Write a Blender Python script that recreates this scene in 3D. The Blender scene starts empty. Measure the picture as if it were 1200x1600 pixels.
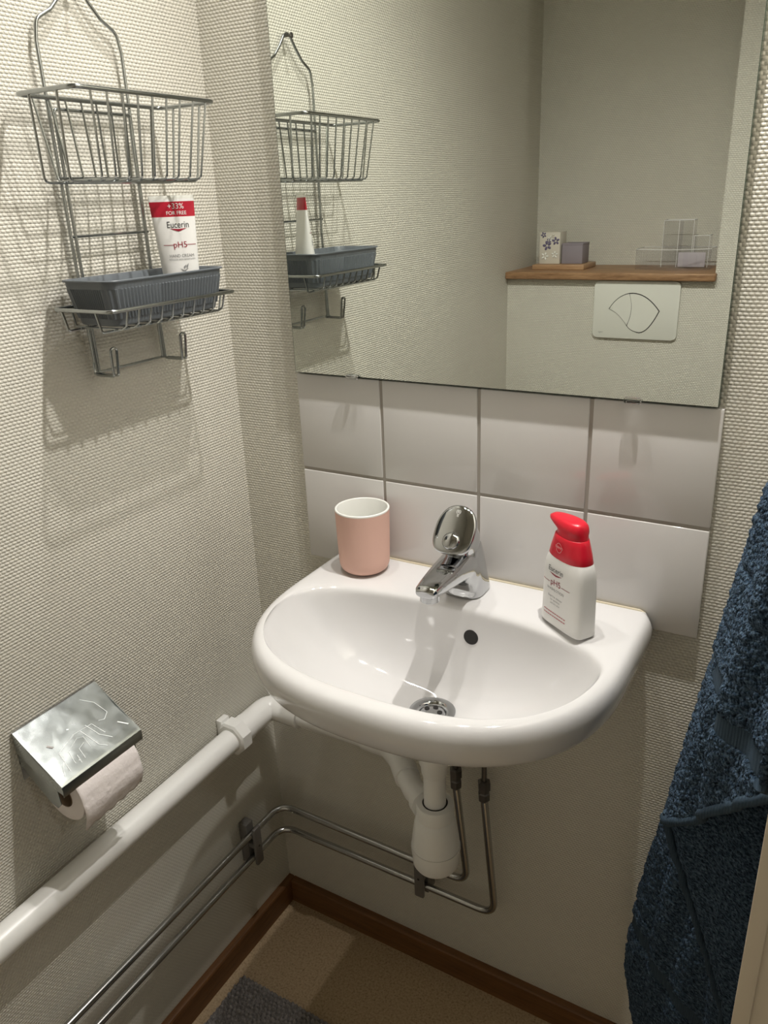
import bpy, bmesh, math, random
from mathutils import Vector, Matrix, noise
from mathutils.bvhtree import BVHTree
random.seed(7)
PI = math.pi
C = bpy.context.scene.collection

# ------------------------------------------------------------------ camera
cam = bpy.data.cameras.new('camera'); camo = bpy.data.objects.new('camera', cam); C.objects.link(camo)
bpy.context.scene.camera = camo
cam.sensor_fit = 'HORIZONTAL'; cam.sensor_width = 36.0; cam.lens = 1234.84 / 1200 * 36
cam.clip_start = 0.02
_yaw, _pit, _rol = math.radians(30.971), math.radians(-21.544), math.radians(-2.362)
_f = Vector((-math.sin(_yaw)*math.cos(_pit), math.cos(_yaw)*math.cos(_pit), math.sin(_pit)))
_r0 = Vector((math.cos(_yaw), math.sin(_yaw), 0)); _u0 = _r0.cross(_f)
_r = _r0*math.cos(_rol) + _u0*math.sin(_rol); _u = -_r0*math.sin(_rol) + _u0*math.cos(_rol)
camo.matrix_world = Matrix(((_r.x, _u.x, -_f.x, .849), (_r.y, _u.y, -_f.y, -.961), (_r.z, _u.z, -_f.z, 1.360), (0, 0, 0, 1)))

# ------------------------------------------------------------------ world, lights, exposure
sc = bpy.context.scene
sc.view_settings.view_transform = 'Standard'; sc.view_settings.look = 'None'
sc.view_settings.gamma = 1; sc.view_settings.use_curve_mapping = False
sc.view_settings.exposure = 0.0
sc.cycles.transparent_max_bounces = 48
w = bpy.data.worlds.new('world'); sc.world = w; w.use_nodes = True
w.node_tree.nodes['Background'].inputs[0].default_value = (.9, .85, .78, 1)
w.node_tree.nodes['Background'].inputs[1].default_value = 0.015
LAMP_POS = [(.205, -.135, 2.06), (.43, -.135, 2.06), (.665, -.135, 2.06)]
LAMP_AIM = [(-.05, -.26, -1), (.0, -.30, -1), (.10, -.20, -1)]
LAMP_W = [9.5, 18.5, 38.0]
LAMP_COL = (1.0, .965, .915)
HALL_W = 2.2
def spot(loc, aim, wt):
    l = bpy.data.lights.new('spot', 'SPOT'); l.energy = wt; l.color = LAMP_COL
    l.spot_size = math.radians(136); l.spot_blend = 1.0; l.shadow_soft_size = .010
    o = bpy.data.objects.new('spot_light', l); C.objects.link(o); o.location = loc
    o.rotation_euler = Vector(aim).to_track_quat('-Z', 'Y').to_euler()
for p, a, e in zip(LAMP_POS, LAMP_AIM, LAMP_W): spot(p, a, e)
hl = bpy.data.lights.new('hall', 'AREA'); hl.energy = HALL_W; hl.size = .07; hl.color = (1, .96, .90)
ho = bpy.data.objects.new('hall_light', hl); C.objects.link(ho); ho.location = (2.0, -.86, 1.95)
ho.rotation_euler = Vector((-1.7, -.2, -.6)).to_track_quat('-Z', 'Y').to_euler()

# ------------------------------------------------------------------ materials
def new_mat(name, col, rough=.5, metal=0, spec=.5, coat=0, coat_rough=.03, trans=0, ior=1.45, sss=0):
    m = bpy.data.materials.new(name); m.use_nodes = True
    b = m.node_tree.nodes['Principled BSDF']
    b.inputs['Base Color'].default_value = (*col, 1); b.inputs['Roughness'].default_value = rough
    b.inputs['Metallic'].default_value = metal; b.inputs['Specular IOR Level'].default_value = spec
    b.inputs['Coat Weight'].default_value = coat; b.inputs['Coat Roughness'].default_value = coat_rough
    b.inputs['Transmission Weight'].default_value = trans; b.inputs['IOR'].default_value = ior
    return m
class NT:
    def __init__(s, m): s.t = m.node_tree; s.n = s.t.nodes; s.l = s.t.links; s.b = s.n['Principled BSDF']
    def node(s, ty, **k):
        n = s.n.new(ty)
        for a, v in k.items(): setattr(n, a, v)
        return n
    def link(s, a, b): s.l.new(a, b)
    def math(s, op, a, b=None, c=None):
        n = s.n.new('ShaderNodeMath'); n.operation = op
        for i, v in enumerate((a, b, c)):
            if v is None: continue
            if isinstance(v, (int, float)): n.inputs[i].default_value = v
            else: s.l.new(v, n.inputs[i])
        return n.outputs[0]
    def coord(s): return s.n.new('ShaderNodeTexCoord').outputs['Object']
    def noise(s, scale, detail=2, vec=None, rough=.5):
        n = s.n.new('ShaderNodeTexNoise'); n.inputs['Scale'].default_value = scale; n.inputs['Detail'].default_value = detail
        n.inputs['Roughness'].default_value = rough
        s.l.new(vec if vec is not None else s.coord(), n.inputs['Vector']); return n.outputs['Fac']
    def bump(s, h, strength, dist, normal=None):
        n = s.n.new('ShaderNodeBump'); n.inputs['Strength'].default_value = strength; n.inputs['Distance'].default_value = dist
        s.l.new(h, n.inputs['Height'])
        if normal is not None: s.l.new(normal, n.inputs['Normal'])
        return n.outputs['Normal']
    def ramp(s, fac, stops):
        n = s.n.new('ShaderNodeValToRGB'); e = n.color_ramp.elements
        e[0].position, e[0].color = stops[0][0], (*stops[0][1], 1); e[1].position, e[1].color = stops[-1][0], (*stops[-1][1], 1)
        for p, c in stops[1:-1]:
            k = e.new(p); k.color = (*c, 1)
        s.l.new(fac, n.inputs['Fac']); return n.outputs['Color']
    def stretch(s, v):
        n = s.n.new('ShaderNodeMapping'); n.inputs['Scale'].default_value = v; s.l.new(s.coord(), n.inputs['Vector']); return n.outputs['Vector']

WALL_COL = (.68, .655, .575)
def weave(name, axis, pw=.0062, ph=.0043, amp=.00105, strength=1.0):
    """painted woven glass-fibre wallpaper: staggered rows of small raised lozenges"""
    m = new_mat(name, WALL_COL, rough=.36, spec=.5); t = NT(m)
    sep = t.node('ShaderNodeSeparateXYZ')
    warp = t.node('ShaderNodeVectorMath', operation='MULTIPLY_ADD')
    nz = t.node('ShaderNodeTexNoise'); nz.inputs['Scale'].default_value = 55; nz.inputs['Detail'].default_value = 2
    cd = t.coord(); t.link(cd, nz.inputs['Vector'])
    warp.inputs[1].default_value = (.0015, .0015, .0015)
    t.link(nz.outputs['Color'], warp.inputs[0]); t.link(cd, warp.inputs[2]); t.link(warp.outputs[0], sep.inputs[0])
    a = sep.outputs[axis]; z = sep.outputs[2]
    zr = t.math('DIVIDE', z, ph); row = t.math('FLOOR', zr); fz = t.math('FRACT', zr)
    sh = t.math('MULTIPLY', t.math('MODULO', row, 2.0), .5)
    fx = t.math('FRACT', t.math('ADD', t.math('DIVIDE', a, pw), sh))
    hx = t.math('SINE', t.math('MULTIPLY', fx, PI)); hz = t.math('SINE', t.math('MULTIPLY', fz, PI))
    h = t.math('POWER', t.math('MULTIPLY', t.math('MAXIMUM', hx, 0.0), t.math('MAXIMUM', hz, 0.0)), .8)
    h2 = t.math('ADD', h, t.math('MULTIPLY', t.noise(900, 2), .25))
    nrm = t.bump(h2, strength, amp)
    t.link(nrm, t.b.inputs['Normal'])
    # faint paint mottling
    c = t.ramp(t.noise(3.5, 3), [(.3, tuple(x*.965 for x in WALL_COL)), (.7, tuple(min(1, x*1.02) for x in WALL_COL))])
    t.link(c, t.b.inputs['Base Color'])
    return m
M = {}
M['wall_x'] = weave('woven wallpaper x', 0)
M['wall_y'] = weave('woven wallpaper y', 1)
M['plain_wall'] = new_mat('plain paint', (.70, .67, .58), .6)
def ceramic(name, col, rough=.07):
    m = new_mat(name, col, rough, coat=.5); return m
M['porcelain'] = ceramic('porcelain', (.68, .67, .665))
M['tile'] = new_mat('glazed tile', (.70, .685, .67), .09, coat=.3)
t = NT(M['tile']); t.link(t.bump(t.noise(14, 1), .25, .0012), t.b.inputs['Normal'])
M['grout'] = new_mat('grout', (.40, .37, .33), .85)
M['mirror'] = new_mat('silvered glass', (.80, .83, .79), .0, metal=1)
M['glass_edge'] = new_mat('glass edge', (.05, .08, .06), .2)
M['chrome'] = new_mat('chrome', (.50, .51, .52), .05, metal=1)
M['wire'] = new_mat('zinc plated wire', (.40, .42, .42), .20, metal=1)
M['steel_pipe'] = new_mat('chromed copper pipe', (.46, .46, .45), .2, metal=1)
M['steel_old'] = new_mat('worn brass', (.17, .16, .15), .4, metal=1)
M['clip_grey'] = new_mat('grey clip', (.20, .19, .18), .35, metal=.4)
M['clear'] = new_mat('clear plastic', (.97, .97, .97), .05, trans=1, ior=1.25)
M['white_plastic'] = new_mat('white plastic', (.80, .79, .76), .3)
M['pipe_white'] = new_mat('white pvc', (.82, .815, .79), .30)
M['flush'] = new_mat('cream plastic', (.74, .74, .68), .25)
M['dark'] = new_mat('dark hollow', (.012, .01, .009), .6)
M['pink'] = new_mat('pink rubberised coating', (.74, .47, .39), .62, spec=.3)
M['cup_white'] = new_mat('white stoneware', (.80, .80, .76), .3)
M['bottle'] = new_mat('white bottle', (.80, .79, .765), .33)
M['red'] = new_mat('red plastic', (.62, .012, .03), .28)
M['red_print'] = new_mat('red print', (.42, .012, .03), .35)
M['dark_red'] = new_mat('dark red print', (.28, .01, .03), .4)
M['black_print'] = new_mat('black print', (.03, .03, .035), .4)
M['grey_print'] = new_mat('grey print', (.25, .25, .25), .4)
M['pale_print'] = new_mat('pale print', (.80, .55, .55), .4)
M['grey_plastic'] = new_mat('slate grey plastic', (.125, .14, .155), .42)
M['towel'] = new_mat('terry', (.035, .065, .115), .95, spec=.1)
t = NT(M['towel']); t.b.inputs['Sheen Weight'].default_value = .22; t.b.inputs['Sheen Roughness'].default_value = .5
t.b.inputs['Sheen Tint'].default_value = (.4, .55, .8, 1)
vo = t.node('ShaderNodeTexVoronoi'); vo.inputs['Scale'].default_value = 330; t.link(t.coord(), vo.inputs['Vector'])
nz = t.noise(260, 3)
t.link(t.ramp(nz, [(.36, (.010, .021, .036)), (.5, (.028, .052, .082)), (.66, (.085, .13, .18))]), t.b.inputs['Base Color'])
t.link(t.bump(t.math('ADD', t.math('MULTIPLY', vo.outputs['Distance'], -1.0), nz), 1, .0035), t.b.inputs['Normal'])
M['towel_band'] = new_mat('woven band', (.040, .064, .092), .8, spec=.15)
t = NT(M['towel_band']); wv = t.node('ShaderNodeTexWave'); wv.inputs['Scale'].default_value = 120; t.link(t.coord(), wv.inputs['Vector'])
t.link(t.bump(wv.outputs['Fac'], .4, .001), t.b.inputs['Normal'])
def wood(name, c1, c2, sc_, rough=.45, k=1.0):
    m = new_mat(name, c1, rough); t = NT(m)
    v = t.stretch(sc_); n1 = t.noise(3 * k, 6, v, .65); n2 = t.noise(14 * k, 3, v)
    f = t.math('ADD', t.math('MULTIPLY', n1, .7), t.math('MULTIPLY', n2, .3))
    t.link(t.ramp(f, [(.36, c1), (.64, c2)]), t.b.inputs['Base Color'])
    t.link(t.bump(f, .15, .001), t.b.inputs['Normal']); return m
M['wood_left'] = wood('stained skirting left', (.110, .046, .013), (.19, .085, .028), (30, 2, 30))
M['wood_back'] = wood('stained skirting back', (.110, .046, .013), (.19, .085, .028), (2, 30, 30))
M['oak'] = wood('oiled oak', (.20, .10, .045), (.42, .25, .13), (4, 40, 40))
M['pine'] = wood('light oak', (.36, .21, .11), (.50, .32, .18), (5, 50, 50))
M['galv'] = new_mat('worn galvanised steel', (.62, .64, .64), .25, metal=1); t = NT(M['galv'])
n1 = t.noise(28, 5, None, .6)
t.link(t.ramp(n1, [(.38, (.20, .20, .20)), (.62, (.28, .28, .28))]), t.b.inputs['Roughness'])
t.link(t.ramp(t.noise(60, 4), [(.3, (.42, .45, .45)), (.7, (.50, .53, .53))]), t.b.inputs['Base Color'])
t.link(t.bump(t.noise(35, 2), .12, .0010), t.b.inputs['Normal'])
M['scratch'] = new_mat('dried lime marks', (.80, .83, .82), .6, metal=.3)
M['paper'] = new_mat('toilet paper', (.80, .74, .72), .95, spec=.1); t = NT(M['paper'])
t.link(t.bump(t.math('ADD', t.noise(130, 3), t.math('MULTIPLY', t.noise(45, 2), .8)), .75, .0016), t.b.inputs['Normal'])
M['cardboard'] = new_mat('cardboard core', (.32, .23, .15), .9)
M['lino'] = new_mat('beige linoleum', (.40, .28, .19), .6); t = NT(M['lino'])
n1 = t.noise(260, 4, None, .7)
t.link(t.ramp(n1, [(.32, (.17, .115, .065)), (.43, (.40, .29, .17)), (.60, (.50, .375, .235))]), t.b.inputs['Base Color'])
t.link(t.bump(n1, .4, .0006), t.b.inputs['Normal'])
M['mat'] = new_mat('grey cotton loops', (.2, .19, .19), .95, spec=.1); t = NT(M['mat'])
n1 = t.noise(200, 3)
t.link(t.ramp(n1, [(.35, (.17, .158, .152)), (.65, (.30, .282, .275))]), t.b.inputs['Base Color']); t.link(t.bump(n1, .3, .0008), t.b.inputs['Normal'])
M['paint_trim'] = new_mat('cream gloss paint', (.66, .58, .46), .35)
M['sealant'] = new_mat('aged sealant', (.55, .49, .36), .5)
M['lilac'] = new_mat('lilac card', (.28, .25, .285), .6)
M['clear_edge'] = new_mat('acrylic edge', (.80, .80, .80), .2)
M['pale_card'] = new_mat('pale lilac card', (.50, .46, .50), .6)
M['cream_card'] = new_mat('cream card', (.66, .62, .54), .6)
M['purple'] = new_mat('purple petals', (.15, .13, .22), .6)
M['clear_acryl'] = bpy.data.materials.new('clear acrylic'); M['clear_acryl'].use_nodes = True
_t = M['clear_acryl'].node_tree; _t.nodes.remove(_t.nodes['Principled BSDF']); _o = _t.nodes['Material Output']
_m = _t.nodes.new('ShaderNodeMixShader'); _a = _t.nodes.new('ShaderNodeBsdfTransparent'); _g = _t.nodes.new('ShaderNodeBsdfGlossy'); _fr = _t.nodes.new('ShaderNodeFresnel')
_a.inputs[0].default_value = (.985, .985, .99, 1); _m.inputs[0].default_value = .05; _g.inputs['Roughness'].default_value = .05; _fr.inputs[0].default_value = 1.4
_t.links.new(_a.outputs[0], _m.inputs[1]); _t.links.new(_g.outputs[0], _m.inputs[2]); _t.links.new(_m.outputs[0], _o.inputs[0])

# ------------------------------------------------------------------ helpers
def obj(name, bm, mat, parent=None, smooth=True, auto=None):
    me = bpy.data.meshes.new(name)
    bmesh.ops.recalc_face_normals(bm, faces=bm.faces)
    bm.to_mesh(me); bm.free()
    for m in (mat if isinstance(mat, (list, tuple)) else [mat]): me.materials.append(M[m] if isinstance(m, str) else m)
    o = bpy.data.objects.new(name, me); C.objects.link(o)
    if smooth:
        me.polygons.foreach_set('use_smooth', [True]*len(me.polygons))
        me.set_sharp_from_angle(angle=math.radians(auto if auto is not None else 40))
    if parent is not None:
        o.parent = parent
        off = Vector((0, 0, 0)); p = parent
        while p is not None: off += p.location; p = p.parent
        if off.length: me.transform(Matrix.Translation(-off))
    return o
def thing(name, label, cat, loc=(0, 0, 0), group=None):
    o = bpy.data.objects.new(name, None); C.objects.link(o); o.location = loc; o.empty_display_size = .03
    return tag(o, label, cat, group)
def tag(o, label, cat, group=None):
    o['label'] = label; o['category'] = cat
    if group: o['group'] = group
    return o
def struct(name, bm, mat, **k):
    o = obj(name, bm, mat, **k); o['kind'] = 'structure'; return o
def box(bm, a, b, bev=0, seg=2):
    r = bmesh.ops.create_cube(bm, size=1)
    vs = r['verts']
    for v in vs: v.co = Vector([(a[i]+b[i])/2 + v.co[i]*(b[i]-a[i]) for i in range(3)])
    if bev:
        es = list({e for v in vs for e in v.link_edges})
        bmesh.ops.bevel(bm, geom=es, offset=bev, segments=seg, affect='EDGES', profile=.5)
    return vs
def loft(bm, rings, closed=True, cap0=False, cap1=False, mi=0):
    vr = [[bm.verts.new(p) for p in r] for r in rings]
    n = len(vr[0]); fs = []
    for i in range(len(vr)-1):
        for j in range(n if closed else n-1):
            k = (j+1) % n
            try: fs.append(bm.faces.new((vr[i][j], vr[i][k], vr[i+1][k], vr[i+1][j])))
            except ValueError: pass
    if cap0: fs.append(bm.faces.new(vr[0][::-1]))
    if cap1: fs.append(bm.faces.new(vr[-1]))
    for f in fs: f.material_index = mi
    return vr
def lathe(bm, prof, origin=(0, 0, 0), axis='Z', seg=40, cap0=True, cap1=True):
    """prof: (radius, height) pairs"""
    rings = []
    for r, h in prof:
        ring = []
        for i in range(seg):
            a = 2*PI*i/seg; c, s = r*math.cos(a), r*math.sin(a)
            p = {'Z': (c, s, h), 'Y': (s, h, c), 'X': (h, c, s)}[axis]
            ring.append(Vector(origin)+Vector(p))
        rings.append(ring)
    return loft(bm, rings, cap0=cap0, cap1=cap1)
def fillet(pts, r, n=6, closed=False):
    P = [Vector(p) for p in pts]; out = []; N = len(P)
    for i, p in enumerate(P):
        if not closed and i in (0, N-1): out.append(p); continue
        a, b = P[i-1], P[(i+1) % N]
        rr = r[i] if isinstance(r, (list, tuple)) else r
        d1, d2 = (a-p), (b-p); l1, l2 = d1.length, d2.length; d1.normalize(); d2.normalize()
        ang = d1.angle(d2)
        if rr <= 0 or ang > PI-.02: out.append(p); continue
        t = min(rr/math.tan(ang/2), l1*.49, l2*.49)
        s, e = p+d1*t, p+d2*t
        for k in range(n+1):
            u = k/n; out.append(s*(1-u)**2 + p*2*u*(1-u) + e*u*u)
    return out
def tube(bm, pts, r, seg=10, closed=False, fil=0, fn=6, caps=True):
    P = fillet(pts, fil, fn, closed) if fil else [Vector(p) for p in pts]
    Q = [P[0]]
    for p in P[1:]:
        if (p-Q[-1]).length > 1e-6: Q.append(p)
    if closed and (Q[0]-Q[-1]).length < 1e-6: Q.pop()
    P = Q; N = len(P); rings = []
    tan = []
    for i in range(N):
        if closed: tv = (P[(i+1) % N]-P[i-1])
        else: tv = P[min(i+1, N-1)]-P[max(i-1, 0)]
        tan.append(tv.normalized())
    up = Vector((0, 0, 1)) if abs(tan[0].z) < .9 else Vector((1, 0, 0))
    nv = (up - tan[0]*up.dot(tan[0])).normalized()
    for i in range(N):
        nv = (nv - tan[i]*nv.dot(tan[i])).normalized(); bv = tan[i].cross(nv)
        # mitre scale ignored: bends are filleted
        rr = r(i/(N-1)) if callable(r) else r
        rings.append([P[i]+(nv*math.cos(2*PI*k/seg)+bv*math.sin(2*PI*k/seg))*rr for k in range(seg)])
    if closed: rings.append(rings[0])
    if closed:
        vr = [[bm.verts.new(p) for p in rg] for rg in rings[:-1]]; vr.append(vr[0])
        for i in range(N):
            for j in range(seg):
                k = (j+1) % seg
                bm.faces.new((vr[i][j], vr[i][k], vr[i+1][k], vr[i+1][j]))
    else: loft(bm, rings, cap0=caps, cap1=caps)
def sgn(x): return -1 if x < 0 else 1
def sup(a, b, n, t): # superellipse point
    c, s = math.cos(t), math.sin(t)
    return a*sgn(c)*abs(c)**(2/n), b*sgn(s)*abs(s)**(2/n)
def text_mesh(s, size, align='CENTER', shear=0, extrude=0):
    cu = bpy.data.curves.new('txt', 'FONT'); cu.body = s; cu.size = size; cu.align_x = align; cu.align_y = 'CENTER'; cu.shear = shear
    cu.resolution_u = 4; cu.extrude = extrude
    o = bpy.data.objects.new('txt', cu); C.objects.link(o)
    bpy.context.view_layer.update()
    me = bpy.data.meshes.new_from_object(o.evaluated_get(bpy.context.evaluated_depsgraph_get()))
    bpy.data.objects.remove(o); bm = bmesh.new(); bm.from_mesh(me); bpy.data.meshes.remove(me)
    return bm
def mapped(bm_dst, bm_src, fn, du=0, dv=0, sx=1):
    m = {}
    for v in bm_src.verts: m[v] = bm_dst.verts.new(fn(v.co.x*sx+du, v.co.y+dv))
    for f in bm_src.faces:
        try: bm_dst.faces.new([m[v] for v in f.verts])
        except ValueError: pass
    bm_src.free()
def poly(bm, pts, fn):
    bm.faces.new([bm.verts.new(fn(*p)) for p in pts])

# ------------------------------------------------------------------ room shell
YW = .008           # face of the basin wall; tile faces lie at y = 0
RX = .862           # right wall
FY = -1.182         # face of the boxed-in cistern wall
H = 2.40
b = bmesh.new(); box(b, (-.06, -1.5, -.05), (2.5, .06, 0)); struct('floor', b, 'lino', smooth=False)
b = bmesh.new(); box(b, (-.06, -1.5, H), (2.5, .06, H+.05)); struct('ceiling', b, 'plain_wall', smooth=False)
b = bmesh.new(); box(b, (-.06, -1.5, 0), (0, YW+.05, H)); struct('wall_left', b, 'wall_y', smooth=False)
b = bmesh.new(); box(b, (0, YW, 0), (2.5, YW+.05, H)); struct('wall_back', b, 'wall_x', smooth=False)
b = bmesh.new()
box(b, (0, -1.45, 0), (2.5, FY, 1.1445)); box(b, (.537, -1.45, 1.1445), (2.5, FY, H)); box(b, (0, -1.45, 1.1445), (.537, -1.405, H))
struct('wall_front', b, 'wall_x', smooth=False)
b = bmesh.new(); box(b, (RX, -.43, 0), (RX+.09, YW, H)); box(b, (RX, FY, 0), (RX+.09, -1.14, H)); box(b, (RX, -1.14, 2.05), (RX+.09, -.43, H))
struct('wall_right', b, 'wall_y', smooth=False)
b = bmesh.new(); box(b, (2.45, -1.45, 0), (2.5, YW, H)); struct('wall_hall', b, 'plain_wall', smooth=False)
b = bmesh.new(); box(b, (.849, -.447, 0), (RX, -.387, 2.09), .0015); box(b, (RX, -.443, 0), (RX+.09, -.43, 2.05)); struct('trim_1', b, 'paint_trim')
b = bmesh.new(); box(b, (.849, -1.181, 0), (RX, -1.128, 2.09), .0015); box(b, (RX, -1.14, 0), (RX+.09, -1.127, 2.05)); struct('trim_2', b, 'paint_trim')
def skirting(name, mat, L, fn):
    b = bmesh.new(); h, t_ = .0547, .014
    pr = [(0, 0), (t_, 0), (t_, h-.004), (t_-.002, h-.0012), (t_-.005, h), (0, h)]
    loft(b, [[fn(d, z, s) for d, z in pr] for s in L], cap0=True, cap1=True)
    struct(name, b, mat, auto=30)
skirting('baseboard_left', 'wood_left', (FY, YW), lambda d, z, s: (d, s, z))
skirting('baseboard_back', 'wood_back', (.0145, RX), lambda d, z, s: (s, YW-d, z))
# ------------------------------------------------------------------ splashback tiles
P_ = .153; A_ = .2748
cols = [(A_-.1474, A_-.0024), (A_+.0024, A_+P_-.0024), (A_+P_+.0024, A_+2*P_-.0024), (A_+2*P_+.0024, A_+2*P_+.1535)]
rows = [(.970-P_+.0005, .970-.0024), (.970+.0024, 1.1205)]
sp = thing('tiled_splashback', 'white glazed square wall tiles in two rows between sink and mirror', 'tiles', (.43, YW, .82))
b = bmesh.new()
for x0, x1 in cols:
    for z0, z1 in rows: box(b, (x0, 0, z0), (x1, YW+.001, z1), .0012, 3)
obj('tile_panel', b, 'tile', sp)
b = bmesh.new(); box(b, (cols[0][0]+.001, .0016, rows[0][0]+.001), (cols[-1][1]-.001, YW+.0005, rows[1][1]-.001)); g = obj('grout', b, 'grout', sp, smooth=False); g['label'] = 'grey grout lines'
# ------------------------------------------------------------------ mirror
mz0, mz1, mx0, mx1 = 1.1235, 1.98, .1305, .7285
mi = thing('wall_mirror', 'large frameless rectangular mirror on the wall above the tiles', 'mirror', (.43, YW, mz0))
b = bmesh.new(); box(b, (mx0+.0006, -.006, mz0+.0006), (mx1-.0006, -.0055, mz1-.0006)); o = obj('reflecting_glass', b, 'mirror', mi, smooth=False)
b = bmesh.new(); box(b, (mx0, -.00575, mz0), (mx1, YW-.0005, mz1)); obj('glass_edge', b, 'glass_edge', mi, smooth=False)
for cx in (.233, .632):
    b = bmesh.new(); box(b, (cx-.0105, -.0115, mz0-.003), (cx+.0105, -.0063, mz0+.0035), .0024, 3)
    box(b, (cx-.008, -.008, mz0-.003), (cx+.008, -.0003, mz0-.0006), .001)
    c = obj('mirror_clip', b, 'clear' if cx > .5 else 'chrome', mi)
    c['label'] = 'clear plastic clip under the right end' if cx > .5 else 'small metal clip under the left end'

# ------------------------------------------------------------------ sink
SX, RIM = .435, .843
NA = 240
CEN = Vector((SX, -.185))
def outer_pt(ang):
    """plan outline: straight back and sides, D-shaped front; polar about CEN"""
    d = Vector((math.cos(ang), math.sin(ang)))
    def inside(p):
        x, y = abs(p.x-SX), p.y
        if y > 0: return False
        if y > -.12:
            if x > .2475: return False
            cx, cy = .2465-.014, -.014
            if x > cx and y > cy: return (x-cx)**2+(y-cy)**2 < .014**2
            return True
        q = (-.12-y)/.241
        return q < 1 and (x/.2475)**2.5 + q**2.5 < 1
    lo, hi = 0, .6
    for _ in range(26):
        m_ = (lo+hi)/2
        if inside(CEN+d*m_): lo = m_
        else: hi = m_
    return CEN+d*lo
def bowl_pt(ang):
    a, n = .221, 2.5
    d = Vector((math.cos(ang), math.sin(ang))); bb = .143 if d.y < 0 else .094
    r = (abs(d.x/a)**n + abs(d.y/bb)**n)**(-1/n)
    return CEN+d*r
OUT = [outer_pt(2*PI*i/NA) for i in range(NA)]; BOW = [bowl_pt(2*PI*i/NA) for i in range(NA)]
DR = Vector((SX, -.166)); ZD = .7135
DRN = [DR+Vector((math.cos(2*PI*i/NA), math.sin(2*PI*i/NA)))*.031 for i in range(NA)]
def inset(P, d):
    out = []
    for i in range(NA):
        a, c = P[i-1], P[(i+1) % NA]; tv = (c-a).normalized(); out.append(P[i]+Vector((-tv.y, tv.x))*d)
    return out
def at(P, z): return [(p.x, p.y, z) for p in P]
def inset2(P, d):
    """inset along the normal, but leave the straight wall side almost square"""
    Q = inset(P, d); out = []
    for p, q in zip(P, Q):
        k = min(1, max(0, (-p.y)/.02)); out.append(Vector((q.x, p.y+(q.y-p.y)*(.12+.88*k))))
    return out
ctl = [at([DR+(p-DR)*.55 for p in DRN], ZD-.012), at([DR+(p-DR)*.8 for p in DRN], ZD-.003), at(DRN, ZD), at([p+(p-DR)*.06 for p in DRN], ZD+.001)]
for s_ in (.12, .25, .38, .50, .61, .71, .80, .88, .95, 1.0):
    ring = []
    for i in range(NA):
        sn = math.sin(2*PI*i/NA); back = max(0, sn); k = min(1, max(0, (back-.05)/.55)); k = k*k*(3-2*k)
        p = DRN[i].lerp(BOW[i], s_*(1-k)+(1-(1-s_)**2.3)*k)
        D_ = RIM-.006-ZD
        z1 = .30*s_**1.3+.70*s_**4.2            # gentle floor then a steep side
        z2 = s_**1.5                             # short steep wall under the tap
        ring.append((p.x, p.y, ZD + .001 + D_*(z1*(1-k)+z2*k)))
    ctl.append(ring)
O1 = inset2(OUT, .019); O2 = inset2(OUT, .010); O3 = inset2(OUT, .004); O4 = inset2(OUT, .0008)
ctl.append([(p.x, p.y, RIM-.0015) for p in [BOW[i].lerp(O1[i], .22) for i in range(NA)]])
ctl.append([(p.x, p.y, RIM) for p in [BOW[i].lerp(O1[i], .6) for i in range(NA)]])
ctl.append(at(O1, RIM)); ctl.append(at(O2, RIM-.001)); ctl.append(at(O3, RIM-.007)); ctl.append(at(O4, RIM-.016)); ctl.append(at(OUT, RIM-.025))
def scl(k, ky=None): return [Vector((SX+(p.x-SX)*k, p.y*(ky or k))) for p in OUT]
for k, ky, z in [(.993, .992, .807), (.985, .983, .797), (.974, .971, .789), (.950, .945, .782), (.905, .895, .776), (.85, .835, .767), (.775, .76, .750), (.68, .67, .724), (.55, .60, .702), (.34, .55, .690), (.30, .54, .689)]:
    ctl.append(at(scl(k, ky), z))
rings = []
for q in range(len(ctl)-3):          # uniform cubic B-spline across the rings
    for m_ in range(3):
        u = m_/3; w0 = (1-u)**3/6; w1 = (3*u**3-6*u*u+4)/6; w2 = (-3*u**3+3*u*u+3*u+1)/6; w3 = u**3/6
        rings.append([tuple(w0*a[c]+w1*b_[c]+w2*c_[c]+w3*d[c] for c in range(3)) for a, b_, c_, d in zip(ctl[q], ctl[q+1], ctl[q+2], ctl[q+3])])
# outline of the underside closes round the waste
sink = thing('wash_basin', 'white porcelain wall-hung wash basin with D-shaped bowl below the tiles', 'sink', (SX, 0, .68))
b = bmesh.new(); loft(b, rings, cap0=True, cap1=True)
# collapse of wall-side ring points is fine: keep them 0.3 mm off the tiles
for v in b.verts:
    if v.co.z > .812: v.co.y = min(v.co.y, -.0004)
    elif v.co.y > -.02: v.co.y += .0075*max(0, 1+v.co.y/.02)*min(1, (.812-v.co.z)/.012)
bmesh.ops.recalc_face_normals(b, faces=b.faces); b.normal_update()
basin_bvh = BVHTree.FromBMesh(b)
obj('basin', b, 'porcelain', sink, auto=60)
b = bmesh.new()
tube(b, [(SX-.226, -.0024, RIM-.0008), (SX+.226, -.0024, RIM-.0008), (SX+.233, -.0024, RIM-.004)], .0024, 8, fil=.006); o = obj('sealant', b, 'sealant', sink); o['label'] = 'yellowed sealant line along the tiles'
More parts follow.
